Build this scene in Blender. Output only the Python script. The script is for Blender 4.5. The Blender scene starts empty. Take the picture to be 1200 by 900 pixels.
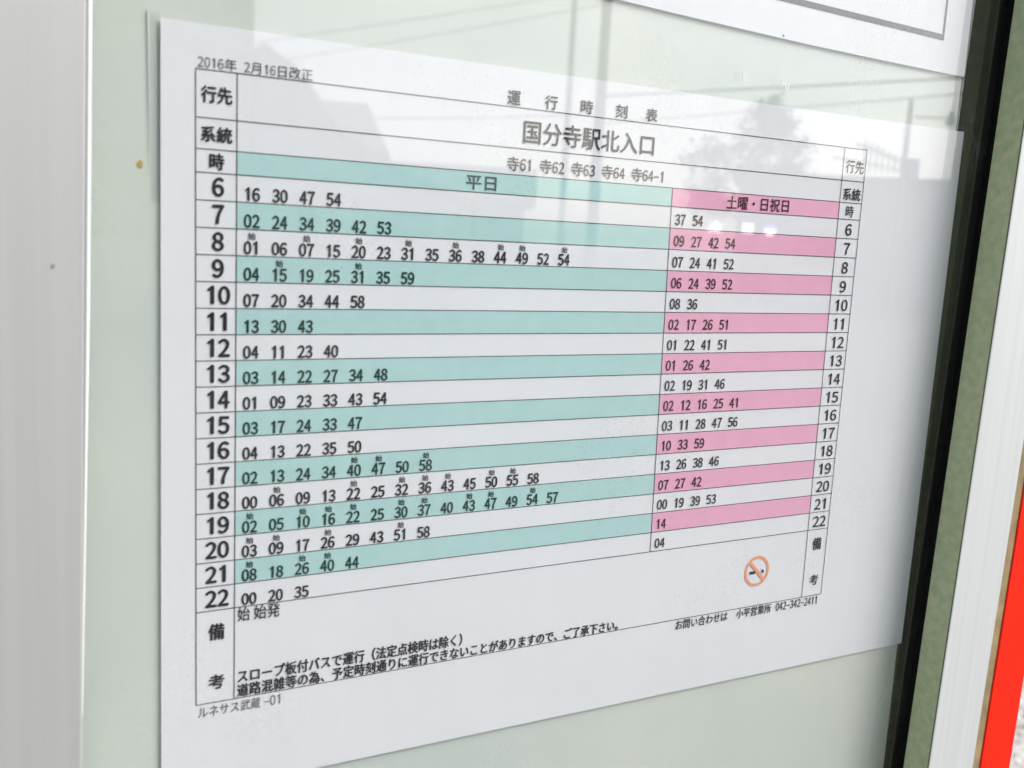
import bpy, math, random
from mathutils import Matrix, Vector

random.seed(7)
S = bpy.context.scene
COL = S.collection
rad = math.radians

# ---------------------------------------------------------------- camera, sky, sun, exposure
cd = bpy.data.cameras.new("camera")
cam = bpy.data.objects.new("camera", cd)
COL.objects.link(cam)
cd.sensor_width = 36.0
cd.lens = 36.0 * 1151.756 / 1200.0
cd.clip_start = 0.01
cd.clip_end = 800.0
right = Vector((0.88319366, -0.46582186, 0.05457971))
fwd = Vector((0.46834285, 0.8697502, -0.15552997))
up = right.cross(fwd)
up.normalize(); right = fwd.cross(up).normalized(); fwd.normalize()
m = Matrix((right, up, -fwd)).transposed().to_4x4()
m.translation = Vector((-0.03923958, -0.26607272, -0.04674535))
cam.matrix_world = m
cd.dof.use_dof = True
cd.dof.focus_distance = 0.35
cd.dof.aperture_fstop = 17.5
S.camera = cam

SUN_AZ, SUN_EL = 42.0, 45.0            # degrees to the right of the case's normal, and up
W = bpy.data.worlds.new("World")
S.world = W
W.use_nodes = True
wn, wl = W.node_tree.nodes, W.node_tree.links
bg = wn["Background"]
bg.inputs["Strength"].default_value = 0.15
sky = wn.new("ShaderNodeTexSky")
sky.sky_type = 'NISHITA'
sky.sun_disc = False
sky.sun_elevation = rad(SUN_EL)
sky.sun_rotation = rad(180.0 - SUN_AZ)
sky.air_density = 1.0
sky.dust_density = 3.0
sky.ozone_density = 1.0
hsv = wn.new("ShaderNodeHueSaturation")           # thin even cloud: the blue is washed out
hsv.inputs["Saturation"].default_value = 0.42
wl.new(sky.outputs[0], hsv.inputs["Color"])
wtc = wn.new("ShaderNodeTexCoord")                 # soft bright and dull patches of cloud
wnz = wn.new("ShaderNodeTexNoise")
wnz.inputs["Scale"].default_value = 5.0
wnz.inputs["Detail"].default_value = 5.0
wl.new(wtc.outputs["Generated"], wnz.inputs["Vector"])
wmr = wn.new("ShaderNodeMapRange")
wmr.inputs["From Min"].default_value = 0.3
wmr.inputs["From Max"].default_value = 0.7
wmr.inputs["To Min"].default_value = 0.82
wmr.inputs["To Max"].default_value = 1.16
wl.new(wnz.outputs["Fac"], wmr.inputs["Value"])
wvm = wn.new("ShaderNodeVectorMath")
wvm.operation = 'SCALE'
wl.new(hsv.outputs[0], wvm.inputs[0])
wl.new(wmr.outputs[0], wvm.inputs["Scale"])
wl.new(wvm.outputs[0], bg.inputs["Color"])

sd = bpy.data.lights.new("sun", 'SUN')
sun = bpy.data.objects.new("sun", sd)
COL.objects.link(sun)
sd.energy = 1.4
sd.angle = rad(42.0)
sd.color = (1.0, 0.985, 0.965)
tosun = Vector((math.sin(rad(SUN_AZ)) * math.cos(rad(SUN_EL)), -math.cos(rad(SUN_AZ)) * math.cos(rad(SUN_EL)), math.sin(rad(SUN_EL))))
sun.rotation_euler = tosun.to_track_quat('Z', 'Y').to_euler()
sun.location = (2, -4, 6)

vs = S.view_settings
vs.view_transform = 'Standard'
vs.look = 'None'
vs.exposure = 0.70
vs.gamma = 1.0
vs.use_curve_mapping = False


# ---------------------------------------------------------------- materials
def lin(c):
    return tuple((v / 255 / 12.92) if v / 255 <= 0.04045 else ((v / 255 + 0.055) / 1.055) ** 2.4 for v in c)


def mat(name, col, rough=0.6, metal=0.0, vary=0.0, scale=8.0, stretch=(1, 1, 1), bump=0.0, spec=0.5, detail=4.0, col2=None, bscale=None):
    M = bpy.data.materials.new(name)
    M.use_nodes = True
    n, l = M.node_tree.nodes, M.node_tree.links
    b = n["Principled BSDF"]
    b.inputs["Roughness"].default_value = rough
    b.inputs["Metallic"].default_value = metal
    b.inputs["Specular IOR Level"].default_value = spec
    b.inputs["Base Color"].default_value = (*col, 1)
    if vary or bump:
        tc = n.new("ShaderNodeTexCoord")
        mp = n.new("ShaderNodeMapping")
        mp.inputs["Scale"].default_value = stretch
        l.new(tc.outputs["Object"], mp.inputs["Vector"])
        nz = n.new("ShaderNodeTexNoise")
        nz.inputs["Scale"].default_value = scale
        nz.inputs["Detail"].default_value = detail
        l.new(mp.outputs[0], nz.inputs["Vector"])
        if vary:
            cr = n.new("ShaderNodeValToRGB")
            a = [max(0, c * (1 - vary)) for c in col]
            d = [min(1, c * (1 + vary)) for c in (col2 or col)]
            cr.color_ramp.elements[0].position = 0.3
            cr.color_ramp.elements[1].position = 0.7
            cr.color_ramp.elements[0].color = (*a, 1)
            cr.color_ramp.elements[1].color = (*d, 1)
            l.new(nz.outputs["Fac"], cr.inputs["Fac"])
            l.new(cr.outputs[0], b.inputs["Base Color"])
        if bump:
            nb = nz
            if bscale:
                nb = n.new("ShaderNodeTexNoise")
                nb.inputs["Scale"].default_value = bscale
                nb.inputs["Detail"].default_value = 3
                l.new(mp.outputs[0], nb.inputs["Vector"])
            bp = n.new("ShaderNodeBump")
            bp.inputs["Strength"].default_value = bump
            bp.inputs["Distance"].default_value = 0.001
            l.new(nb.outputs["Fac"], bp.inputs["Height"])
            l.new(bp.outputs[0], b.inputs["Normal"])
    return M


def glass_mat(name, ior, tint=(1, 1, 1), rough=0.0, gain=1.0, smear=False):
    """clear sheet: what is behind it shows through, and it mirrors by Fresnel on either face"""
    M = bpy.data.materials.new(name)
    M.use_nodes = True
    n, l = M.node_tree.nodes, M.node_tree.links
    n.remove(n["Principled BSDF"])
    out = n["Material Output"]
    tr = n.new("ShaderNodeBsdfTransparent")
    tr.inputs["Color"].default_value = (*tint, 1)
    gl = n.new("ShaderNodeBsdfGlossy")
    gl.inputs["Roughness"].default_value = rough
    ge = n.new("ShaderNodeNewGeometry")
    mr = n.new("ShaderNodeMapRange")                 # the Fresnel node inverts the index on back faces: give it the inverse there
    mr.inputs["To Min"].default_value = ior
    mr.inputs["To Max"].default_value = 1.0 / ior
    l.new(ge.outputs["Backfacing"], mr.inputs["Value"])
    fr = n.new("ShaderNodeFresnel")
    l.new(mr.outputs[0], fr.inputs["IOR"])
    mx = n.new("ShaderNodeMixShader")
    fac = fr.outputs[0]
    if gain != 1.0:
        mu = n.new("ShaderNodeMath")
        mu.operation = 'MULTIPLY'
        mu.inputs[1].default_value = gain
        l.new(fac, mu.inputs[0])
        fac = mu.outputs[0]
    l.new(fac, mx.inputs["Fac"])
    l.new(tr.outputs[0], mx.inputs[1])
    l.new(gl.outputs[0], mx.inputs[2])
    last_ = mx.outputs[0]
    if smear:                                        # fine dust and faint wipe marks lying on the sheet
        tc = n.new("ShaderNodeTexCoord")
        big = n.new("ShaderNodeTexNoise")
        big.inputs["Scale"].default_value = 22.0
        big.inputs["Detail"].default_value = 6.0
        l.new(tc.outputs["Object"], big.inputs["Vector"])
        spk = n.new("ShaderNodeTexVoronoi")
        spk.inputs["Scale"].default_value = 620.0
        l.new(tc.outputs["Object"], spk.inputs["Vector"])
        r1 = n.new("ShaderNodeMapRange")             # specks: the middles of some cells
        r1.inputs["From Min"].default_value = 0.30
        r1.inputs["From Max"].default_value = 0.12
        l.new(spk.outputs["Distance"], r1.inputs["Value"])
        r2 = n.new("ShaderNodeMapRange")
        r2.inputs["From Min"].default_value = 0.54
        r2.inputs["From Max"].default_value = 0.74
        l.new(big.outputs["Fac"], r2.inputs["Value"])
        mp = n.new("ShaderNodeMapping")
        mp.inputs["Rotation"].default_value = (0, 0.6, 0)
        mp.inputs["Scale"].default_value = (60, 60, 5)
        l.new(tc.outputs["Object"], mp.inputs["Vector"])
        wip = n.new("ShaderNodeTexNoise")
        wip.inputs["Scale"].default_value = 1.0
        wip.inputs["Detail"].default_value = 5.0
        l.new(mp.outputs[0], wip.inputs["Vector"])
        r3 = n.new("ShaderNodeMapRange")
        r3.inputs["From Min"].default_value = 0.45
        r3.inputs["From Max"].default_value = 0.8
        r3.inputs["To Max"].default_value = 0.022
        l.new(wip.outputs["Fac"], r3.inputs["Value"])
        a1 = n.new("ShaderNodeMath"); a1.operation = 'MULTIPLY'
        l.new(r1.outputs[0], a1.inputs[0]); l.new(r2.outputs[0], a1.inputs[1])
        a2 = n.new("ShaderNodeMath"); a2.operation = 'MULTIPLY_ADD'; a2.inputs[1].default_value = 0.22
        l.new(a1.outputs[0], a2.inputs[0]); l.new(r3.outputs[0], a2.inputs[2])
        df = n.new("ShaderNodeBsdfDiffuse")
        df.inputs["Color"].default_value = (0.75, 0.75, 0.73, 1)
        m2 = n.new("ShaderNodeMixShader")
        l.new(a2.outputs[0], m2.inputs["Fac"])
        l.new(last_, m2.inputs[1])
        l.new(df.outputs[0], m2.inputs[2])
        last_ = m2.outputs[0]
    l.new(last_, out.inputs["Surface"])
    return M


def lamp_mat(name, col, strength):
    M = bpy.data.materials.new(name)
    M.use_nodes = True
    b = M.node_tree.nodes["Principled BSDF"]
    b.inputs["Base Color"].default_value = (*col, 1)
    b.inputs["Emission Color"].default_value = (*col, 1)
    b.inputs["Emission Strength"].default_value = strength
    return M


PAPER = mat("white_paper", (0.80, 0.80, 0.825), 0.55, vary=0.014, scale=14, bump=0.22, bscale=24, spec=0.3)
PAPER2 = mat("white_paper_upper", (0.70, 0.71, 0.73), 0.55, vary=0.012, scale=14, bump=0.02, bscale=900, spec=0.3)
GREEN = mat("green_print", (0.45, 0.675, 0.655), 0.55, vary=0.03, scale=160, spec=0.3)
PINK = mat("pink_print", (0.83, 0.42, 0.575), 0.55, vary=0.03, scale=160, spec=0.3)
INK = mat("black_ink", (0.022, 0.018, 0.018), 0.6, spec=0.2)
INK_SOFT = mat("thin_black_ink", (0.075, 0.06, 0.062), 0.6, spec=0.2)
INK_G = mat("black_ink_on_green", (0.006, 0.045, 0.034), 0.6, spec=0.2)
INK_P = mat("black_ink_on_pink", (0.075, 0.006, 0.022), 0.6, spec=0.2)
LINE = mat("rule_ink", (0.075, 0.06, 0.063), 0.6, spec=0.2)
ORANGE = mat("orange_print", (0.86, 0.36, 0.20), 0.55, spec=0.3)
GREYINK = mat("grey_ink", (0.035, 0.038, 0.042), 0.6, spec=0.2)
BOARD = mat("pale_green_board", (0.60, 0.655, 0.615), 0.5, vary=0.04, scale=10, col2=(0.645, 0.67, 0.60), bump=0.03, bscale=500, spec=0.3)
ALU = mat("anodised_aluminium", (0.49, 0.492, 0.475), 0.5, metal=0.3, vary=0.035, scale=60, stretch=(6, 6, 0.10), bump=0.02, bscale=700)
ALU_R = mat("weathered_aluminium", (0.64, 0.66, 0.65), 0.5, metal=0.2, vary=0.05, scale=60, stretch=(6, 6, 0.08), bump=0.03, bscale=500)
LIP = mat("olive_inner_lip", (0.36, 0.46, 0.24), 0.6, metal=0.0, vary=0.10, scale=300, col2=(0.44, 0.46, 0.29), bump=0.0, detail=8.0)
EDGE = mat("dark_edge_line", (0.10, 0.11, 0.05), 0.7)
RUBBER_SHADE = mat("black_rubber_and_shade", (0.004, 0.004, 0.003), 0.8, vary=0.3, scale=300, spec=0.1)  # rubber on the gasket; painted shade on the board strip and lip base
BROWN = mat("brown_sealant", (0.30, 0.22, 0.11), 0.7, vary=0.25, scale=160)
REDP = mat("red_paint", (0.84, 0.020, 0.004), 0.5, vary=0.05, scale=120, bump=0.05, bscale=300, spec=0.2)
RUST = mat("rust", (0.52, 0.36, 0.10), 0.8)
SPECK = mat("grey_speck", (0.22, 0.24, 0.23), 0.8)
FILM = glass_mat("sleeve_film", 1.25, (0.985, 0.985, 0.985), rough=0.2)
FILMGLINT = mat("painted_film_glint", (0.70, 0.76, 0.72), 0.2, vary=0.04, scale=60)
GLASS = glass_mat("clear_glass", 1.55, (0.985, 0.992, 0.99), gain=1.4, smear=True)
TAPE = mat("tape_residue", (0.72, 0.72, 0.62), 0.5)


# ---------------------------------------------------------------- mesh helpers
class MB:
    """collects faces, links them as one mesh object"""
    def __init__(self):
        self.v, self.f, self.m = [], [], []

    def poly(self, pts, mi=0):
        k = len(self.v)
        self.v += [tuple(p) for p in pts]
        self.f.append(tuple(range(k, k + len(pts))))
        self.m.append(mi)

    def mesh(self, verts, faces, mi=0):
        k = len(self.v)
        self.v += [tuple(p) for p in verts]
        self.f += [tuple(i + k for i in f) for f in faces]
        self.m += [mi] * len(faces)

    def hexa(self, c, mi=0):
        """eight corners: bottom four then top four, each counter-clockwise from above"""
        self.mesh(c, [(3, 2, 1, 0), (4, 5, 6, 7), (0, 1, 5, 4), (1, 2, 6, 5), (2, 3, 7, 6), (3, 0, 4, 7)], mi)

    def box(self, x0, x1, y0, y1, z0, z1, mi=0):
        self.hexa([(x0, y0, z0), (x1, y0, z0), (x1, y1, z0), (x0, y1, z0), (x0, y0, z1), (x1, y0, z1), (x1, y1, z1), (x0, y1, z1)], mi)

    def tube(self, a, b, ra, rb=None, n=12, mi=0):
        rb = ra if rb is None else rb
        a, b = Vector(a), Vector(b)
        d = (b - a).normalized()
        u = d.orthogonal().normalized()
        w = d.cross(u)
        vs_ = []
        for p, r_ in ((a, ra), (b, rb)):
            for i in range(n):
                t = 2 * math.pi * i / n
                vs_.append(p + (u * math.cos(t) + w * math.sin(t)) * r_)
        self.mesh(vs_, [(i, (i + 1) % n, n + (i + 1) % n, n + i) for i in range(n)], mi)
        self.poly(vs_[:n][::-1], mi)                 # the ends keep corners of their own, so the side shades round
        self.poly(vs_[n:], mi)

    def build(self, name, mats, parent=None, bevel=0.0, smooth=False, at=None):
        me = bpy.data.meshes.new(name)
        off = Vector((0, 0, 0))
        if parent is not None:
            off = Vector(parent["_at"])
        if at is not None:
            off = Vector(at)
        me.from_pydata([tuple(Vector(p) - off) for p in self.v], [], self.f)
        for mm in (mats if isinstance(mats, (list, tuple)) else [mats]):
            me.materials.append(mm)
        me.polygons.foreach_set("material_index", self.m)
        if smooth:
            me.polygons.foreach_set("use_smooth", [True] * len(me.polygons))
        me.update()
        o = bpy.data.objects.new(name, me)
        COL.objects.link(o)
        if parent is not None:
            o.parent = parent
            o["_at"] = tuple(off)
        elif at is not None:
            o.location = off
            o["_at"] = tuple(off)
        if bevel:
            bv = o.modifiers.new("bevel", 'BEVEL')
            bv.width = bevel
            bv.segments = 3
            bv.limit_method = 'ANGLE'
        return o


def tag(o, label=None, cat=None, group=None, kind=None):
    for k, v in (("label", label), ("category", cat), ("group", group), ("kind", kind)):
        if v:
            o[k] = v
    return o


def empty(name, at, label, cat, group=None):
    o = bpy.data.objects.new(name, None)
    o.empty_display_size = 0.05
    COL.objects.link(o)
    o.location = at
    o["_at"] = tuple(at)
    return tag(o, label, cat, group)


G = -1.45            # ground level; the timetable's upper left corner is the origin

# ---------------------------------------------------------------- ground
def ground_material():
    M = mat("pale_gravel", (0.5, 0.48, 0.44), 0.9)
    n, l = M.node_tree.nodes, M.node_tree.links
    b = n["Principled BSDF"]
    tc = n.new("ShaderNodeTexCoord")
    vo = n.new("ShaderNodeTexVoronoi")
    vo.inputs["Scale"].default_value = 42
    nz = n.new("ShaderNodeTexNoise")
    nz.inputs["Scale"].default_value = 16
    nz.inputs["Detail"].default_value = 6
    cr = n.new("ShaderNodeValToRGB")
    e = cr.color_ramp.elements
    e[0].position, e[0].color = 0.0, (0.05, 0.04, 0.03, 1)
    e[1].position, e[1].color = 1.0, (0.66, 0.645, 0.63, 1)
    k = e.new(0.35); k.color = (0.44, 0.40, 0.37, 1)
    k = e.new(0.2); k.color = (0.16, 0.13, 0.08, 1)
    ad = n.new("ShaderNodeMath"); ad.operation = 'MULTIPLY_ADD'
    ad.inputs[1].default_value = 0.6
    l.new(tc.outputs["Object"], vo.inputs["Vector"])
    l.new(tc.outputs["Object"], nz.inputs["Vector"])
    sp = n.new("ShaderNodeSeparateColor")
    l.new(vo.outputs["Color"], sp.inputs[0])
    mu = n.new("ShaderNodeMath"); mu.operation = 'MULTIPLY'; mu.inputs[1].default_value = 0.5
    l.new(nz.outputs["Fac"], mu.inputs[0])
    l.new(sp.outputs[0], ad.inputs[0])
    l.new(mu.outputs[0], ad.inputs[2])
    l.new(ad.outputs[0], cr.inputs["Fac"])
    l.new(cr.outputs[0], b.inputs["Base Color"])
    bp = n.new("ShaderNodeBump"); bp.inputs["Distance"].default_value = 0.01
    l.new(vo.outputs["Distance"], bp.inputs["Height"])
    bp.invert = True
    l.new(bp.outputs[0], b.inputs["Normal"])
    return M


g = MB()
g.poly([(-150, -150, G), (150, -150, G), (150, 150, G), (-150, 150, G)])
tag(g.build("ground", ground_material()), kind="structure")
ASPH = mat("asphalt", (0.07, 0.07, 0.072), 0.9, vary=0.25, scale=3)
g = MB()
g.box(-80, 80, -80.0, -0.25, G - 0.1, G + 0.004)
tag(g.build("road", ASPH), kind="structure")

# ---------------------------------------------------------------- notice case
CZ0, CZ1 = -0.42, 0.31            # lower and upper end of the case


def lean_left(z):                # inner edge of the near upright: it leans a little
    return -0.0183 - 0.0181 * (-z - 0.002)


def lean_right(z):
    return 0.3012 + 0.0272 * (z + 0.06)


YF, YG0, YG1, YB = -0.0212, -0.0065, -0.0044, 0.0012      # frame front, glass, board front
case = empty("notice_case", (0.14, 0.02, G), "glazed aluminium bus stop notice case holding the two paper sheets", "notice case")

b = MB()
b.box(-0.028, 0.318, YB, YB + 0.006, CZ0 + 0.002, CZ1 - 0.002)
b.build("backing_board", BOARD, case)
b = MB()
b.box(-0.072, 0.3245, 0.0085, 0.030, CZ0 - 0.02, CZ1 + 0.02)
b.build("back_shell", ALU, case, bevel=0.001)


def upright(name, f, w, outer, mats, lip_mi, edge_mi, base_mi):
    """an upright of the frame whose inner edge follows f(z); outer = -1 or +1 is the side its body lies on"""
    q = MB()
    zs = [CZ0 + (CZ1 - CZ0) * i / 12 for i in range(13)]
    e = 0.0007                                    # small chamfer between the front and the inner lip
    rings = []
    for z in zs:
        x = f(z)
        xo = x + outer * w
        rings.append([(x, YG0, z), (x, -0.0095, z), (x, YF + e, z), (x + outer * e * 0.35, YF + e * 0.3, z), (x + outer * e, YF, z), (xo - outer * e, YF, z), (xo, YF + e, z), (xo, YB + 0.004, z),
                      (x + outer * 0.008, YB + 0.004, z), (x + outer * 0.008, YG0, z)])
    nr = len(rings[0])
    for i in range(12):
        for j in range(nr):
            k = (j + 1) % nr
            fc = [rings[i][j], rings[i][k], rings[i + 1][k], rings[i + 1][j]]
            if outer > 0:
                fc.reverse()
            q.poly(fc, base_mi if j == 0 else (lip_mi if j == 1 else (edge_mi if j == 2 else 0)))
    for r_ in (rings[0], rings[-1]):
        q.poly(r_ if (r_ is rings[0]) == (outer > 0) else r_[::-1])
    return q.build(name, mats, case)


o = upright("upright", lean_left, 0.050, -1, [ALU], 0, 0, 0)
o["label"] = "near pale grey upright with a bright inner edge"
o = upright("upright", lean_right, 0.0291, 1, [ALU_R, LIP, EDGE, RUBBER_SHADE], 1, 2, 3)  # black lip base added so the glass mirrors a darker edge
o["label"] = "far upright with an olive inner lip and whitish face"
for z0, z1 in ((CZ1, CZ1 + 0.03), (CZ0 - 0.03, CZ0)):
    b = MB()
    b.box(-0.0700, 0.3300, YF, YB + 0.006, z0, z1)
    b.build("rail", ALU_R, case, bevel=0.0008)
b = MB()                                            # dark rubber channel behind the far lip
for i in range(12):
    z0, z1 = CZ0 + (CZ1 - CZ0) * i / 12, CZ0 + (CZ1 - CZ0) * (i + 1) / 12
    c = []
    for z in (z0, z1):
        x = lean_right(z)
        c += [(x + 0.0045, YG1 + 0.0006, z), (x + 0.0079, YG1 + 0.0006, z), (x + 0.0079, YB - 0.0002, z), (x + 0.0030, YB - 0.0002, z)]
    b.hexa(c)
b.build("rubber_gasket", RUBBER_SHADE, case)
b = MB()
for i in range(12):
    z0, z1 = CZ0 + (CZ1 - CZ0) * i / 12, CZ0 + (CZ1 - CZ0) * (i + 1) / 12
    c = []
    for z in (z0, z1):
        x = lean_right(z) + 0.0292
        c += [(x, -0.0203, z), (x + 0.0048, -0.0203, z), (x + 0.0048, 0.004, z), (x, 0.004, z)]
    b.hexa(c)
b.build("sealant_strip", BROWN, case)
b = MB()  # thin white tube painting the highlight along the near upright's inner edge
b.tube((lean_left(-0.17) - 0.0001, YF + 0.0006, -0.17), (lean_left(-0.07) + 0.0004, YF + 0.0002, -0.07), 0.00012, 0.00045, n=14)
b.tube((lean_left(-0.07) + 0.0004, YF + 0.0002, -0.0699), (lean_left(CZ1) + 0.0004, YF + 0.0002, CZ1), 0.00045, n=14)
b.build("edge_highlight", mat("painted_highlight", (0.88, 0.90, 0.87), 0.3), case, smooth=True)
b = MB()                                            # flat black strip painting the deep shade on the board along the far side
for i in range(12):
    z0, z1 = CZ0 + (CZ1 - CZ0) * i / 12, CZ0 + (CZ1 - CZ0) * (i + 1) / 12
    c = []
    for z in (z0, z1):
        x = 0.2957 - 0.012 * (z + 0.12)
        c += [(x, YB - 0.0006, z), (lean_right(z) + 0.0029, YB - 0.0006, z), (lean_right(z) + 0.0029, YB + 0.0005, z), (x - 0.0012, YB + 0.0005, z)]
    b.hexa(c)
b.build("shade_strip", RUBBER_SHADE, case)
b = MB()
b.hexa([(lean_left(CZ0) - 0.004, YG0, CZ0 + 0.001), (lean_right(CZ0) + 0.004, YG0, CZ0 + 0.001), (lean_right(CZ0) + 0.004, YG1, CZ0 + 0.001), (lean_left(CZ0) - 0.004, YG1, CZ0 + 0.001),
        (lean_left(CZ1) - 0.004, YG0, CZ1 - 0.001), (lean_right(CZ1) + 0.004, YG0, CZ1 - 0.001), (lean_right(CZ1) + 0.004, YG1, CZ1 - 0.001), (lean_left(CZ1) - 0.004, YG1, CZ1 - 0.001)])
pane = b.build("glass_pane", GLASS, case)


def blob(cx, y, cz, rx, rz, n=14, th=0.0002, seed=1, jag=0.25):
    r_ = random.Random(seed)
    q = MB()
    pts = []
    for i in range(n):
        t = 2 * math.pi * i / n
        k = 1 + r_.uniform(-jag, jag)
        pts.append((cx + rx * k * math.cos(t), cz + rz * k * math.sin(t)))
    q.poly([(x, y - th, z) for x, z in pts])
    for i in range(n):
        a, c = pts[i], pts[(i + 1) % n]
        q.poly([(a[0], y, a[1]), (c[0], y, c[1]), (c[0], y - th, c[1]), (a[0], y - th, a[1])])
    return q


blob(-0.0048, YB, -0.0357, 0.0008, 0.0009, seed=3).build("rust_spot", RUST, case)
blob(-0.0262, YF, -0.0606, 0.0004, 0.0004, seed=5).build("dirt_speck", SPECK, case)
for k, (x, z, strokes) in enumerate(((0.1808, 0.0065, ((-1.4, -.8, -1.6, 1.5), (-.8, 1.3, .9, 1.5), (-.8, .8, -.3, .2), (-.8, 1.2, -1.6, -1.0))),
                                     (0.1978, 0.0059, ((-1.8, -1.2, -.6, 1.9), (-1.2, .4, -.2, .5), (-.1, .5, -1.7, -.2), (.5, 1.6, -1.6, -.9), (1.2, 1.8, -.9, .9))))):
    q = MB()                                        # torn bits of tape left on the glass
    for j, (a, b_, c, d) in enumerate(strokes):
        sk = 0.0002 * (j % 2)
        z0, z1 = z + c * 0.001, z + d * 0.001
        x0, x1 = x + a * 0.001, x + b_ * 0.001
        q.hexa([(x0, YG0 - 0.0001, z0), (x1, YG0 - 0.0001, z0 + sk), (x1, YG0 + 0.00003, z0 + sk), (x0, YG0 + 0.00003, z0),
                (x0 + sk, YG0 - 0.0001, z1), (x1, YG0 - 0.0001, z1 - sk), (x1, YG0 + 0.00003, z1 - sk), (x0 + sk, YG0 + 0.00003, z1)])
    q.build("tape_residue", TAPE, case)
for x in (-0.02, 0.29):
    b = MB()
    b.tube((x, 0.052, G), (x, 0.052, CZ1), 0.020, n=20)
    b.build("post", ALU_R, case, smooth=False)

# ---------------------------------------------------------------- red post beside the case
b = MB()
zz = [G, CZ1 + 0.35]
c = []
for z in zz:
    x = lean_right(z) + 0.0342
    c += [(x, -0.0210, z), (x + 0.0203, -0.0210, z), (x + 0.0203, 0.030, z), (x, 0.030, z)]
b.hexa(c)
o = b.build("red_post", REDP, at=(0.34, 0, G), bevel=0.0004)
tag(o, "bright red painted post standing right beside the notice case", "post")

# ---------------------------------------------------------------- glyphs
_cache = {}


def font_mesh(ch):
    if ch in _cache:
        return _cache[ch]
    if ch == '1':                                    # plain stem with a small flag, as in the print
        v = [(0.24, 0.0), (0.33, 0.0), (0.33, 0.75), (0.265, 0.75), (0.12, 0.62), (0.12, 0.545), (0.24, 0.625)]
        f = [(0, 1, 2, 3, 6), (3, 4, 5, 6)]
        f = [(0, 1, 2, 6), (2, 3, 6), (3, 4, 5, 6)]
        r_ = (v, f, 0.5)
        _cache[ch] = r_
        return r_
    src, half = ch, False
    if ch.isdigit() and ord(ch) < 128:
        src, half = chr(0xFF10 + ord(ch) - 48), True
    elif ch == '-':
        v = [(0.06, 0.30), (0.44, 0.30), (0.44, 0.37), (0.06, 0.37)]
        _cache[ch] = (v, [(0, 1, 2, 3)], 0.5)
        return _cache[ch]
    cu = bpy.data.curves.new("glyph", 'FONT')
    cu.body = src
    cu.size = 1.0
    cu.resolution_u = 3
    ob = bpy.data.objects.new("glyph", cu)
    COL.objects.link(ob)
    dg = bpy.context.evaluated_depsgraph_get()
    me = bpy.data.meshes.new_from_object(ob.evaluated_get(dg))
    v = [(p.co.x, p.co.y) for p in me.vertices]
    f = [tuple(p.vertices) for p in me.polygons]
    bpy.data.objects.remove(ob)
    bpy.data.curves.remove(cu)
    bpy.data.meshes.remove(me)
    adv = 1.0
    if half and v:
        x0, x1 = min(p[0] for p in v), max(p[0] for p in v)
        k = 0.42 / (x1 - x0)
        v = [(0.25 + (p[0] - (x0 + x1) / 2) * k, p[1]) for p in v]
        adv = 0.5
    _cache[ch] = (v, f, adv)
    return _cache[ch]


YP = 0.0                                             # front of the timetable paper


def text(q, s, x0, x1, ztop, zbot, layer=4, bold=0.0, ztop1=None, zbot1=None, gap=0.0, mi=0, cell=False):
    """set a line of print so that its ink fills the box (millimetres right of and below the sheet's corner); bold thickens it by laying
    ink twice; ztop1/zbot1 are the heights at the right end when the line drops or rises"""
    x = 0.0
    vs_, fs = [], []
    for ch in s:
        if ch == ' ':
            x += 0.5
            continue
        if ch == '　':
            x += 1.0
            continue
        v, f, adv = font_mesh(ch)
        k = len(vs_)
        vs_ += [(p[0] + x, p[1]) for p in v]
        fs += [tuple(i + k for i in a) for a in f]
        x += adv + gap
    a0, a1 = min(p[0] for p in vs_), max(p[0] for p in vs_)
    if cell:                                         # box is the advance width, not the ink
        a0, a1 = 0.0, x
    b0, b1 = min(p[1] for p in vs_), max(p[1] for p in vs_)
    ztop1 = ztop if ztop1 is None else ztop1
    zbot1 = zbot if zbot1 is None else zbot1
    offs = [(0, 0)] if not bold else [(-bold, 0), (bold, 0), (0, bold * .8), (0, -bold * .8)]
    for j, (dx, dz) in enumerate(offs):
        out = []
        for px, py in vs_:
            t = (px - a0) / (a1 - a0)
            w = (py - b0) / (b1 - b0)
            zt = ztop + (ztop1 - ztop) * t
            zb = zbot + (zbot1 - zbot) * t
            X = x0 + (x1 - x0) * t + dx
            Z = zb + (zt - zb) * w + dz
            out.append((X / 1000, YP - (layer * 0.00006 + j * 0.000008), -Z / 1000))
        q.mesh(out, [tuple(reversed(a)) if False else a for a in fs], mi)


# ---------------------------------------------------------------- the printed grid, in millimetres
KN = [(8.4, 0.9), (18.8, 0.95), (159.2, 3.6), (234.7, 1.9), (245.9, 0.9)]


def shear(x, z):
    k = KN[0][1]
    for (a, ka), (b_, kb) in zip(KN, KN[1:]):
        if x >= a:
            k = ka + (kb - ka) * min(1, (x - a) / (b_ - a))
    return x + k * (z - 11) / 172


ROW_L = [11.05, 22.95, 30.75, 36.65] + [36.65 + 7.015 * k for k in range(1, 18)] + [183.2]
ROW_R = [11.2, 22.75, 30.55, 36.55] + [36.55 + 6.945 * k for k in range(1, 18)] + [181.5]


def rz(i, x):
    t = (x - 8.4) / (246 - 8.4)
    return ROW_L[i] + (ROW_R[i] - ROW_L[i]) * t


def P(x, z, layer):
    return (x / 1000, YP - layer * 0.00006, -z / 1000)


poster = empty("timetable_sheet", (0.1485, 0, -0.210), "white printed bus timetable sheet with green and pink rows of departure times", "timetable")
q = MB()
q.box(0, 0.297, YP, YP + 0.00025, -0.210, 0)
q.build("paper", PAPER, poster)

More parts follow.
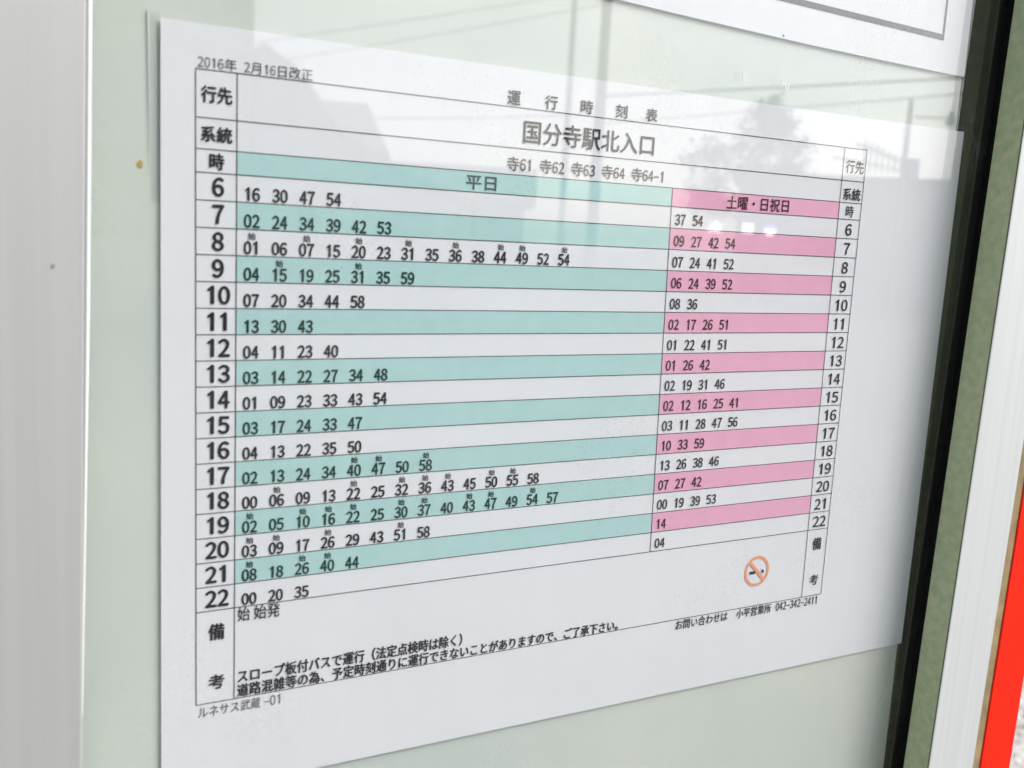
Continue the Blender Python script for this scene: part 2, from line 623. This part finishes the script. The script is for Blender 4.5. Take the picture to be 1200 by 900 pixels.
XL, XH, XS, XR, XE = 8.4, 18.8, 159.2, 234.7, 245.9
BANDS = [2] + [3 + k for k in range(1, 17, 2)]
for name, xa, xb, mm in (("green_row_shading", XH, XS, GREEN), ("pink_row_shading", XS, XR, PINK)):
    q = MB()
    for i in BANDS:
        za, zb, zc, ze = rz(i, xa), rz(i, xb), rz(i + 1, xb), rz(i + 1, xa)
        q.poly([P(shear(xa, ze), ze, 1), P(shear(xb, zc), zc, 1), P(shear(xb, zb), zb, 1), P(shear(xa, za), za, 1)])
    q.build(name, mm, poster)

q = MB()
HW = 0.125
for i in range(len(ROW_L)):
    xa, xb = shear(XL, ROW_L[i]), shear(XE, ROW_R[i])
    za, zb = ROW_L[i], ROW_R[i]
    q.poly([P(xa, za + HW, 2), P(xb, zb + HW, 2), P(xb, zb - HW, 2), P(xa, za - HW, 2)])
last = len(ROW_L) - 1
for X, i0, i1 in ((XL, 0, last), (XH, 0, last), (XS, 2, last - 1), (XR, 0, last), (XE, 0, last)):
    za, zb = rz(i0, X), rz(i1, X)
    xa, xb = shear(X, za), shear(X, zb)
    q.poly([P(xb - HW, zb, 3), P(xb + HW, zb, 3), P(xa + HW, za, 3), P(xa - HW, za, 3)])
q.build("table_rules", LINE, poster)

q = MB()
text(q, "2016年 2月16日改正", 8.9, 38.6, 7.7, 10.75, ztop1=7.75, zbot1=10.75)
q.build("revision_date_lettering", INK_SOFT, poster)
q = MB()
for s, xa in zip("運行時刻表", (97.2, 109.9, 122.6, 135.4, 147.0)):
    text(q, s, xa, xa + 4.3, 6.5, 10.5, bold=0.09)
q.build("title_lettering", INK, poster)
q = MB()
text(q, "国分寺駅北入口", 103.2, 150.9, 14.4, 21.2, ztop1=14.6, zbot1=21.1, bold=0.08)
q.build("destination_lettering", INK, poster)
q = MB()
text(q, "寺61 寺62 寺63 寺64 寺64-1", 98.2, 155.4, 25.4, 29.5, ztop1=25.3, zbot1=29.4, bold=0.05)
q.build("route_number_lettering", INK_SOFT, poster)
q = MB()
text(q, "平日", 85.0, 94.9, 31.9, 35.9, bold=0.08)
q.build("day_type_lettering", mat("grey_green_ink", (0.05, 0.10, 0.09), 0.6, spec=0.2), poster)
q = MB()
text(q, "土曜・日祝日", 182.7, 210.6, 31.6, 36.0, ztop1=31.3, zbot1=35.7, bold=0.07)
q.build("day_type_lettering", INK_P, poster)
for s, x0, x1, z0, z1, bo in (("行先", 9.8, 17.5, 15.0, 19.1, .13), ("系統", 9.8, 17.6, 25.0, 28.9, .14), ("時", 12.0, 15.6, 31.7, 35.8, .13), ("備", 12.6, 16.8, 159.8, 164.5, .16), ("考", 12.7, 16.9, 174.9, 179.1, .14),
                              ("行先", 236.1, 245.0, 15.4, 20.0, .05), ("系統", 236.2, 244.8, 25.4, 29.7, .10), ("時", 238.4, 242.3, 31.6, 35.8, .03), ("備", 239.5, 243.9, 158.0, 162.8, .13), ("考", 239.9, 244.3, 173.0, 177.1, .08)):
    q = MB()
    text(q, s, x0, x1, z0, z1, bold=bo)
    q.build("heading_lettering", INK, poster)

WEEKDAY = ["16 30 47 54", "02 24 34 39 42 53", "01* 06 07* 15 20* 23 31* 35 36* 38 44* 49* 52 54*", "04 15* 19 25 31* 35 59", "07 20 34 44 58", "13 30 43", "04 11 23 40", "03 14 22 27 34 48",
           "01 09 23 33 43 54", "03 17 24 33 47", "04 13 22 35 50", "02 13 24 34 40* 47* 50 58*", "00 06* 09 13 22* 25 32* 36* 43* 45 50* 55* 58", "02* 05 10* 16* 22* 25 30* 37* 40 43* 47* 49 54* 57",
           "03* 09* 17 26* 29 43 51* 58", "08* 18 26* 40* 44", "00 20 35"]
WEEKEND = ["37 54", "09 27 42 54", "07 24 41 52", "06 24 39 52", "08 36", "02 17 26 51", "01 22 41 51", "01 26 42", "02 19 31 46", "02 12 16 25 41", "03 11 28 47 56", "10 33 59", "13 26 38 46", "07 27 42",
           "00 19 39 53", "14", "04"]
qh, qr, qw, qe, qs = MB(), MB(), MB(), MB(), MB()
for k in range(17):
    h = str(k + 6)
    zl = rz(4 + k, 14)
    cx = shear(14.0, zl)
    w = 1.62 if len(h) == 1 else 3.3
    text(qh, h, cx - w, cx + w, zl - 5.85, zl - 1.15, bold=0.21, cell=True)
    zr = rz(4 + k, 240)
    cx = shear(240.3, zr) + 0.2
    w = 1.75 if len(h) == 1 else 3.5
    text(qr, h, cx - w, cx + w, zr - 5.3, zr - 1.15, bold=0.10, cell=True)
    odd = k % 2
    for j, t in enumerate(WEEKDAY[k].split()):
        x = 22.75 + 7.415 * j
        zb = rz(4 + k, x) - 0.5
        x = shear(x, zb)
        text(qw, t[:2], x - 2.15, x + 2.15, zb - 3.4, zb, bold=0.145, mi=odd, cell=True)
        if t.endswith('*'):
            text(qs, "始", x - 0.95, x + 1.0, zb - 5.7, zb - 3.85, bold=0.055, mi=odd)
    for j, t in enumerate(WEEKEND[k].split()):
        x = 163.1 + 7.33 * j
        zb = rz(4 + k, x) - 1.15
        x = shear(x, zb)
        text(qe, t, x - 2.25, x + 2.25, zb - 3.45, zb, bold=0.10, mi=odd, cell=True)
o = qh.build("hour_lettering", INK, poster); o["label"] = "large bold hours down the near edge of the table"
o = qr.build("hour_lettering", INK, poster); o["label"] = "smaller hours down the far edge of the table"
qw.build("weekday_time_lettering", [INK, INK_G], poster)
qe.build("weekend_time_lettering", [INK, INK_P], poster)
qs.build("first_bus_mark_lettering", [INK_SOFT, INK_G], poster)

q = MB()
text(q, "始", 20.5, 25.1, 155.9, 160.1, ztop1=155.9, zbot1=160.0, bold=0.05)
text(q, "始発", 25.1 + 1.6, 37.0 - 0.3, 155.9, 160.1, bold=0.05)
q.v = [(((p[0] * 1000 - 20.5) * 0.735 + 20.5) / 1000, p[1], p[2]) for p in q.v]
text(q, "スロープ板付バスで運行（法定点検時は除く）", 20.7, 91.0, 174.6, 178.6, ztop1=174.2, zbot1=178.2, bold=0.11)
text(q, "道路混雑等の為、予定時刻通りに運行できないことがありますので、ご了承下さい。", 20.6, 150.8, 178.9, 182.7, ztop1=178.3, zbot1=182.0, bold=0.11)
q.build("remarks_lettering", INK, poster)
q = MB()
text(q, "ルネサス武蔵", 9.9, 27.3, 183.9, 187.3, ztop1=183.9, zbot1=187.2)
text(q, "-01", 28.4, 33.0, 184.0, 187.1)
q.build("stop_name_lettering", INK_SOFT, poster)
q = MB()
text(q, "お問い合わせは", 176.2, 200.0, 182.3, 186.0, ztop1=182.1, zbot1=185.7, bold=0.05)
text(q, "小平営業所", 204.3, 221.2, 182.1, 185.7, ztop1=182.0, zbot1=185.5, bold=0.06)
text(q, "042-342-2411", 223.7, 244.8, 182.1, 185.4, ztop1=182.0, zbot1=185.3, bold=0.04)
q.build("enquiry_lettering", INK, poster)

# no smoking mark: ring, slash, cigarette
cx, cz, ro, ri = 212.3, 168.05, 5.95, 4.85
q = MB()
N = 48
for i in range(N):
    a, c = 2 * math.pi * i / N, 2 * math.pi * (i + 1) / N
    q.poly([P(cx + ri * math.cos(a), cz - ri * math.sin(a), 3), P(cx + ro * math.cos(a), cz - ro * math.sin(a), 3), P(cx + ro * math.cos(c), cz - ro * math.sin(c), 3), P(cx + ri * math.cos(c), cz - ri * math.sin(c), 3)])
dx, dz = math.cos(rad(45)), math.sin(rad(45))
w = 0.62
q.poly([P(cx - 5 * dx - w * dz, cz - 5 * dz + w * dx, 4), P(cx + 5 * dx - w * dz, cz + 5 * dz + w * dx, 4), P(cx + 5 * dx + w * dz, cz + 5 * dz - w * dx, 4), P(cx - 5 * dx + w * dz, cz - 5 * dz - w * dx, 4)])
for xa, xb in ((cx - 3.6, cx - 0.9), (cx + 2.2, cx + 3.3)):
    q.poly([P(xa, cz + 0.95, 5), P(xb, cz + 0.95, 5), P(xb, cz - 0.15, 5), P(xa, cz - 0.15, 5)], 1)
q.poly([P(cx + 2.5, cz - 0.2, 5), P(cx + 3.0, cz - 0.2, 5), P(cx + 2.7, cz - 0.8, 5)], 1)
q.build("no_smoking_mark", [ORANGE, INK], poster)

# clear film corner standing out past the sheet's upper near corner
q = MB()
q.hexa([(-0.0022, 0.0005, -0.045), (-0.0001, 0.0005, -0.045), (-0.0001, 0.0007, -0.045), (-0.0022, 0.0007, -0.045),
        (-0.0028, 0.0005, 0.0016), (-0.0001, 0.0005, 0.0010), (-0.0001, 0.0007, 0.0010), (-0.0028, 0.0007, 0.0016)])
sl = q.build("plastic_film", FILM, poster)
q = MB()
q.tube((-0.0024, 0.0007, -0.036), (-0.0028, 0.0006, 0.0016), 0.00005, 0.00026, n=10)  # pale tapered tube painting the highlight on the film's edge
q.build("film_highlight", FILMGLINT, sl, smooth=True)

# ---------------------------------------------------------------- second sheet above
sheet = empty("notice_sheet", (0.146, 0, 0.02), "plain white notice with thick dark border pinned above the timetable", "notice")
BE = [(-0.006, 0.0290), (0.06, 0.0272), (0.1347, 0.0244), (0.1583, 0.0234), (0.2128, 0.0216), (0.25, 0.0208), (0.2932, 0.0202)]


def low(x):
    for (a, za), (b_, zb) in zip(BE, BE[1:]):
        if x <= b_:
            return za + (zb - za) * (x - a) / (b_ - a)
    return BE[-1][1]


def curl(z, x):
    """the free lower edge stands a little off the board"""
    t = max(0.0, 1 - (z - low(x)) / 0.05)
    return 0.0003 - 0.0003 * t * t


q = MB()
NX, NZ = 30, 14
grid = []
for i in range(NX + 1):
    x = -0.006 + (0.2932 + 0.006) * i / NX
    for j in range(NZ + 1):
        z = low(x) + 0.21 * (j / NZ) ** 1.6
        grid.append((x, curl(z, x), z))
f = []
for i in range(NX):
    for j in range(NZ):
        a = i * (NZ + 1) + j
        f.append((a, a + NZ + 1, a + NZ + 2, a + 1))
q.mesh(grid, f)
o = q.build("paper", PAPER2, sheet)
sm = o.modifiers.new("thickness", 'SOLIDIFY'); sm.thickness = 0.0002; sm.offset = -1
q = MB()


def border(x0, x1, z0a, z0b, th):
    n = 24
    for i in range(n):
        xa, xb = x0 + (x1 - x0) * i / n, x0 + (x1 - x0) * (i + 1) / n
        za, zb = z0a + (z0b - z0a) * i / n, z0a + (z0b - z0a) * (i + 1) / n
        q.poly([(xa, curl(za, xa) - 0.00012, za), (xb, curl(zb, xb) - 0.00012, zb), (xb, curl(zb + th, xb) - 0.00012, zb + th), (xa, curl(za + th, xa) - 0.00012, za + th)])


border(0.012, 0.2785, 0.0385, 0.0318, 0.0021)
for (xa, za), (xb, zb) in (((0.2785, 0.0318), (0.2790, 0.205)),):
    n = 16
    for i in range(n):
        z0, z1 = za + (zb - za) * i / n, za + (zb - za) * (i + 1) / n
        x0, x1 = xa + (xb - xa) * i / n, xa + (xb - xa) * (i + 1) / n
        q.poly([(x0, curl(z0, x0) - 0.00014, z0), (x0 + 0.0011, curl(z0, x0) - 0.00014, z0), (x1 + 0.0011, curl(z1, x1) - 0.00014, z1), (x1, curl(z1, x1) - 0.00014, z1)])
q.build("border_rule", GREYINK, sheet)
blob(0.2009, 0.0000, 0.0229, 0.0004, 0.0004, seed=9, th=0.0001).build("ink_dot", INK, sheet)

# ---------------------------------------------------------------- across the road: what the glass mirrors
CONC = mat("concrete", (0.22, 0.22, 0.21), 0.85, vary=0.1, scale=2)
PORC = mat("porcelain", (0.6, 0.6, 0.58), 0.3)
WIRE = mat("wire_black", (0.03, 0.03, 0.03), 0.6)
WALLG = mat("grey_siding", (0.30, 0.30, 0.315), 0.8, vary=0.10, scale=1.2)
WALLB = mat("beige_render", (0.30, 0.30, 0.28), 0.85, vary=0.08, scale=0.8)
ROOF = mat("roof_tiles", (0.12, 0.12, 0.125), 0.7, vary=0.15, scale=4)
WIN = mat("dark_window", (0.04, 0.045, 0.05), 0.1)
BARK = mat("bark", (0.10, 0.08, 0.06), 0.9, vary=0.2, scale=6)
LEAF = mat("leaves", (0.035, 0.042, 0.032), 0.8, vary=0.4, scale=1.5)


def utility_pole(name, x, y, h, r_, label, arms):
    root = empty(name, (x, y, G), label, "utility pole", "utility poles across the road")
    p = MB(); p.tube((x, y, G), (x, y, G + h), r_, r_ * 0.72, n=16)
    p.build("pole", CONC, root, smooth=True)
    for z, L in arms:
        p = MB(); p.box(x - L, x + L, y - 0.05, y + 0.05, z, z + 0.1)
        ar = p.build("crossarm", CONC, root)
        for sx in (-0.9, -0.35, 0.35, 0.9):
            p = MB()
            p.tube((x + sx * L, y, z + 0.1), (x + sx * L, y, z + 0.28), 0.05, 0.035, n=8)
            p.build("insulator", PORC, ar)
    return root


utility_pole("utility_pole", 16.20, -25.33, 10.5, 0.185, "thick concrete utility pole mirrored above the timetable heading, the nearer one", ((7.3, 0.9), (8.3, 0.9)))
utility_pole("utility_pole", 21.5, -36.15, 13.0, 0.15, "second concrete utility pole, mirrored fainter beside the thick one", ((10.3, 0.9),))
utility_pole("utility_pole", 18.35, -15.78, 4.75, 0.075, "thin service pole mirrored beside the table's far corner", ())


def wire(a, b, sag, label, r_=0.022):
    p = MB()
    a, b = Vector(a), Vector(b)
    prev = None
    for i in range(25):
        t = i / 24
        c_ = a.lerp(b, t) - Vector((0, 0, sag * 4 * t * (1 - t)))
        if prev is not None:
            p.tube(prev, c_, r_, n=6)
        prev = c_
    tag(p.build("overhead_wire", WIRE, at=tuple(a)), label, "wire", "wires across the road")


p = MB()
p.box(18.2, 18.55, -15.74, -15.5, 1.55, 2.0)
tag(p.build("transformer_box", CONC, at=(18.37, -15.6, 1.55), bevel=0.02), "small grey box fixed low on the thin service pole", "utility box")
p = MB()
p.tube((18.42, -15.7, 2.93), (19.0, -15.1, 2.90), 0.02, n=6)
lampo = p.build("street_lamp", CONC, at=(18.42, -15.7, 2.9))
tag(lampo, "small lamp on an arm of the thin service pole", "street lamp")
p = MB()
p.tube((18.95, -15.15, 2.75), (18.95, -15.15, 3.05), 0.10, 0.05, n=10)
p.build("lamp_head", WIRE, lampo)
wire((16.2, -25.33, 6.62), (1.5, -30.5, 2.9), 0.1, "lowest wire running left from the thick utility pole to a low roof")
wire((16.2, -25.33, 7.05), (1.0, -31.0, 3.5), 0.1, "wire running left just above the lowest one")
wire((16.2, -25.33, 4.0), (34, -8.5, 5.75), 0.06, "long dark wire rising right from the thick utility pole", 0.035)
wire((16.2, -25.33, 3.2), (34, -8.5, 5.9), 0.06, "thinner wire below the long dark one")
wire((16.2, -25.33, 3.5), (-3, -25, 2.2), 0.4, "low service drop wire crossing behind the timetable heading")


def house(at, w, d, h, rise, wallm, label, wins, flat=False, ang=0.0, name="house", cat="house"):
    root = empty(name, (at[0], at[1], G), label, cat)
    p = MB(); p.box(-w / 2, w / 2, -d / 2, d / 2, 0, h)
    if not flat:
        for s in (-1, 1):
            t = [(-d / 2 * s, h), (d / 2 * s, h), (0, h + rise)]
            p.poly([(s * w / 2, y, z) for y, z in t])
    wl_ = p
    r_ = MB()
    if flat:
        r_.box(-w / 2 - 0.2, w / 2 + 0.2, -d / 2 - 0.2, d / 2 + 0.2, h, h + 0.18)
    else:
        for s in (-1, 1):
            y0, z0 = s * (d / 2 + 0.4), h - 0.4 * rise / (d / 2)
            a = [(-w / 2 - 0.4, y0, z0), (w / 2 + 0.4, y0, z0), (w / 2 + 0.4, 0, h + rise), (-w / 2 - 0.4, 0, h + rise)]
            r_.hexa(a + [(x, y, z + 0.14) for x, y, z in a])
    wlo = None
    R_ = Matrix.Rotation(ang, 3, 'Z')

    def place(mb, nm, mm, par):
        mb.v = [tuple(R_ @ Vector(v) + Vector((at[0], at[1], G))) for v in mb.v]
        return mb.build(nm, mm, par)
    place(wl_, "wall", wallm, root)
    place(r_, "roof", ROOF, root)
    for (x, z, ww, hh) in wins:
        a = MB(); a.box(x - ww / 2 - 0.05, x + ww / 2 + 0.05, d / 2 + 0.002, d / 2 + 0.05, z - 0.05, z + hh + 0.05)
        fr = place(a, "window", CONC, root)
        a = MB(); a.box(x - ww / 2, x + ww / 2, d / 2 + 0.051, d / 2 + 0.06, z, z + hh)
        place(a, "pane", WIN, fr)
    return root


# low long building: its top runs level just above the middle of the sheet
ang = math.atan2(-16.33 + 20.95, 20.52 - 15.57)
c = Vector((20.6, -20.9, 0))
nrm = Vector((-math.sin(ang), math.cos(ang), 0))
house((19.6 - nrm.x * 1.0 + 1.6, -17.6 - nrm.y * 1.0 + 1.5, 0), 11.0, 4.0, 2.92, 0, WALLG, "long low grey building mirrored behind the pink rows", ((-3.4, 0.9, 1.2, 0.9), (-0.4, 0.1, 0.9, 1.9), (2.2, 0.9, 1.4, 0.9)), flat=True, ang=ang, name="low_building", cat="building")
rail = empty("roof_railing", (17.9, -16.3, 1.66), "low sloping railing mirrored beside the thin service pole", "railing")
p = MB()
for i in range(7):
    t = i / 6
    x, y = 17.75 + 0.55 * t, -16.40 + 0.58 * t
    p.tube((x, y, 1.66), (x, y, 2.42 - 0.38 * t), 0.022, n=6)
p.tube((17.6, -16.56, 2.32), (18.36, -15.79, 1.92), 0.03, n=6)
p.tube((17.3, -16.9, 2.0), (18.3, -15.85, 1.75), 0.025, n=6)
p.build("rail", WIRE, rail)
house((-0.2, -16.6, 0), 6.8, 6.0, 6.2, 1.2, WALLB, "tall beige house mirrored by the glass above the near corner", ((-1.5, 1, 1.6, 1.2), (1.2, 1, 1.6, 1.2), (-1.5, 3.8, 1.6, 1.2), (1.2, 3.8, 1.6, 1.2)))
house((4.4, -27.0, 0), 9.0, 7.0, 3.0, 1.4, WALLG, "grey house with low tiled roof mirrored behind the route numbers", ((-2, 1, 1.6, 1.2), (2, 1, 1.6, 1.2)), ang=0.2)
house((14.5, -36.0, 0), 9.0, 7.0, 2.4, 1.2, WALLB, "small far beige house mirrored between the poles", ((-2, 1, 1.6, 1.2), (2, 1, 1.6, 1.2)), ang=0.5)

sh = empty("shed", (4.2, -13.4, G), "low lean-to shed with sloping roof mirrored beside the beige house", "shed")
p = MB()
prof = [(3.25, 2.1), (3.7, 1.84), (4.36, 1.04), (5.2, 0.66), (6.4, 0.2)]
n0 = len(prof)
p.poly([(x, -13.3, z) for x, z in reversed(prof)] + [(3.25, -13.3, G), (6.4, -13.3, G)])
p.poly([(x, -15.3, z) for x, z in prof] + [(6.4, -15.3, G), (3.25, -15.3, G)])
p.poly([(6.4, -13.3, G), (6.4, -15.3, G), (6.4, -15.3, 0.2), (6.4, -13.3, 0.2)])
p.poly([(3.25, -15.3, G), (3.25, -13.3, G), (3.25, -13.3, 2.1), (3.25, -15.3, 2.1)])
p.build("wall", WALLG, sh)
p = MB()
for (xa, za), (xb, zb) in zip(prof, prof[1:]):
    a = [(xa, -13.2, za + 0.01), (xa, -15.4, za + 0.01), (xb, -15.4, zb + 0.01), (xb, -13.2, zb + 0.01)]
    p.hexa([a[3], a[2], a[1], a[0]] + [(x, y, z + 0.08) for x, y, z in (a[3], a[2], a[1], a[0])])
p.build("roof", ROOF, sh)

# tree
TX, TY = 26.4, -30.2
tree = empty("conifer_tree", (TX, TY, G), "dark bushy tree with pointed top mirrored over the table's upper right", "tree")
p = MB(); p.tube((TX, TY, G), (TX, TY, 3.6), 0.22, 0.06, n=10)
for i in range(14):
    t = random.uniform(0, 6.28); z = random.uniform(0.4, 3.2)
    p.tube((TX, TY, z), (TX + 1.6 * math.cos(t), TY + 1.6 * math.sin(t), z + 0.9), 0.06, 0.02, n=6)
p.build("trunk", BARK, tree, smooth=True)
p = MB()
cl = []
for i in range(120):
    t = random.uniform(0, 6.28)
    z = random.uniform(0.8, 5.2)
    rr = (2.5 * (1 - ((z - 2.2) / 2.4) ** 2) ** 0.5 if abs(z - 2.2) < 2.3 else 0.4) if z < 4.0 else 0.75 * (5.5 - z)
    rr *= random.uniform(0.3, 1.0) ** 0.5
    ox = 0.55 if z > 3.6 else -0.15                  # the pointed top stands to one side
    cl.append((TX + ox * 0.7 + rr * math.cos(t), TY + ox * 0.7 + rr * math.sin(t), z))
for cx_, cy_, cz_ in cl:
    s = random.uniform(0.28, 0.6)
    for k in range(42):
        d = Vector((random.gauss(0, 1), random.gauss(0, 1), random.gauss(0, 0.8))) * s * 0.55
        a = Vector((random.gauss(0, 1), random.gauss(0, 1), random.gauss(0, 1))).normalized()
        b_ = a.orthogonal().normalized()
        e = random.uniform(0.06, 0.13)
        o_ = Vector((cx_, cy_, cz_)) + d
        p.poly([o_ - a * e, o_ + b_ * e * 0.6, o_ + a * e, o_ - b_ * e * 0.6])
p.build("crown", LEAF, tree)

# small lit signs on the low building's street side
LITW = lamp_mat("lit_white_sign", (1.0, 1.0, 1.0), 3.4)
LITB = lamp_mat("lit_blue_sign", (0.22, 0.22, 1.0), 3.0)
for k, (x, y, z, w_, h_, lb) in enumerate(((12.84, -15.48, 0.22, 0.24, 0.21, "small lit white sign mirrored in the first pink gap, leftmost of three"),
                                           (13.34, -15.07, 0.22, 0.21, 0.19, "square lit white sign mirrored between two other signs"),
                                           (13.67, -14.79, 0.22, 0.22, 0.26, "round lit sign with blue top and white bowl"))):
    root = empty("lit_sign", (x, y, G), lb, "sign", "lit signs across the road")
    A = Matrix.Rotation(rad(40), 3, 'Z')

    def put(mb, nm, mm):
        mb.v = [tuple(A @ Vector(v) + Vector((x, y, 0))) for v in mb.v]
        return mb.build(nm, mm, root)
    p = MB(); p.tube((0, -0.06, G), (0, -0.06, z), 0.03, n=8)
    put(p, "post", CONC)
    p = MB()
    if k == 0:
        for (a, b_, c_, d_) in ((-.5, .5, -.5, -.2), (-.4, .3, -.1, .15), (-.1, .2, .2, .5), (.3, .5, -.1, .3)):
            p.box(a * w_, b_ * w_, -0.02, 0.02, z + c_ * h_, z + d_ * h_)
        put(p, "lit_face", LITW)
    elif k == 1:
        p.box(-.5 * w_, .5 * w_, -0.02, 0.02, z - .5 * h_, z + .5 * h_)
        put(p, "lit_face", LITW)
    else:
        pts = [(w_ * .5 * math.cos(t), -h_ * .5 * math.sin(t)) for t in [math.pi * i / 12 for i in range(13)]]
        n_ = len(pts)
        p.mesh([(a, 0.02, z + b_) for a, b_ in pts] + [(a, -0.02, z + b_) for a, b_ in pts], [tuple(range(n_)), tuple(range(2 * n_ - 1, n_ - 1, -1))] + [(i + 1, i, n_ + i, n_ + i + 1) for i in range(n_ - 1)] + [(0, n_ - 1, 2 * n_ - 1, n_)])
        put(p, "lit_bowl", LITW)
        p = MB(); p.box(-.5 * w_, .5 * w_, -0.02, 0.02, z + 0.003, z + .32 * h_)
        put(p, "lit_top", LITB)

for o in list(bpy.data.objects):
    if "_at" in o:
        del o["_at"]
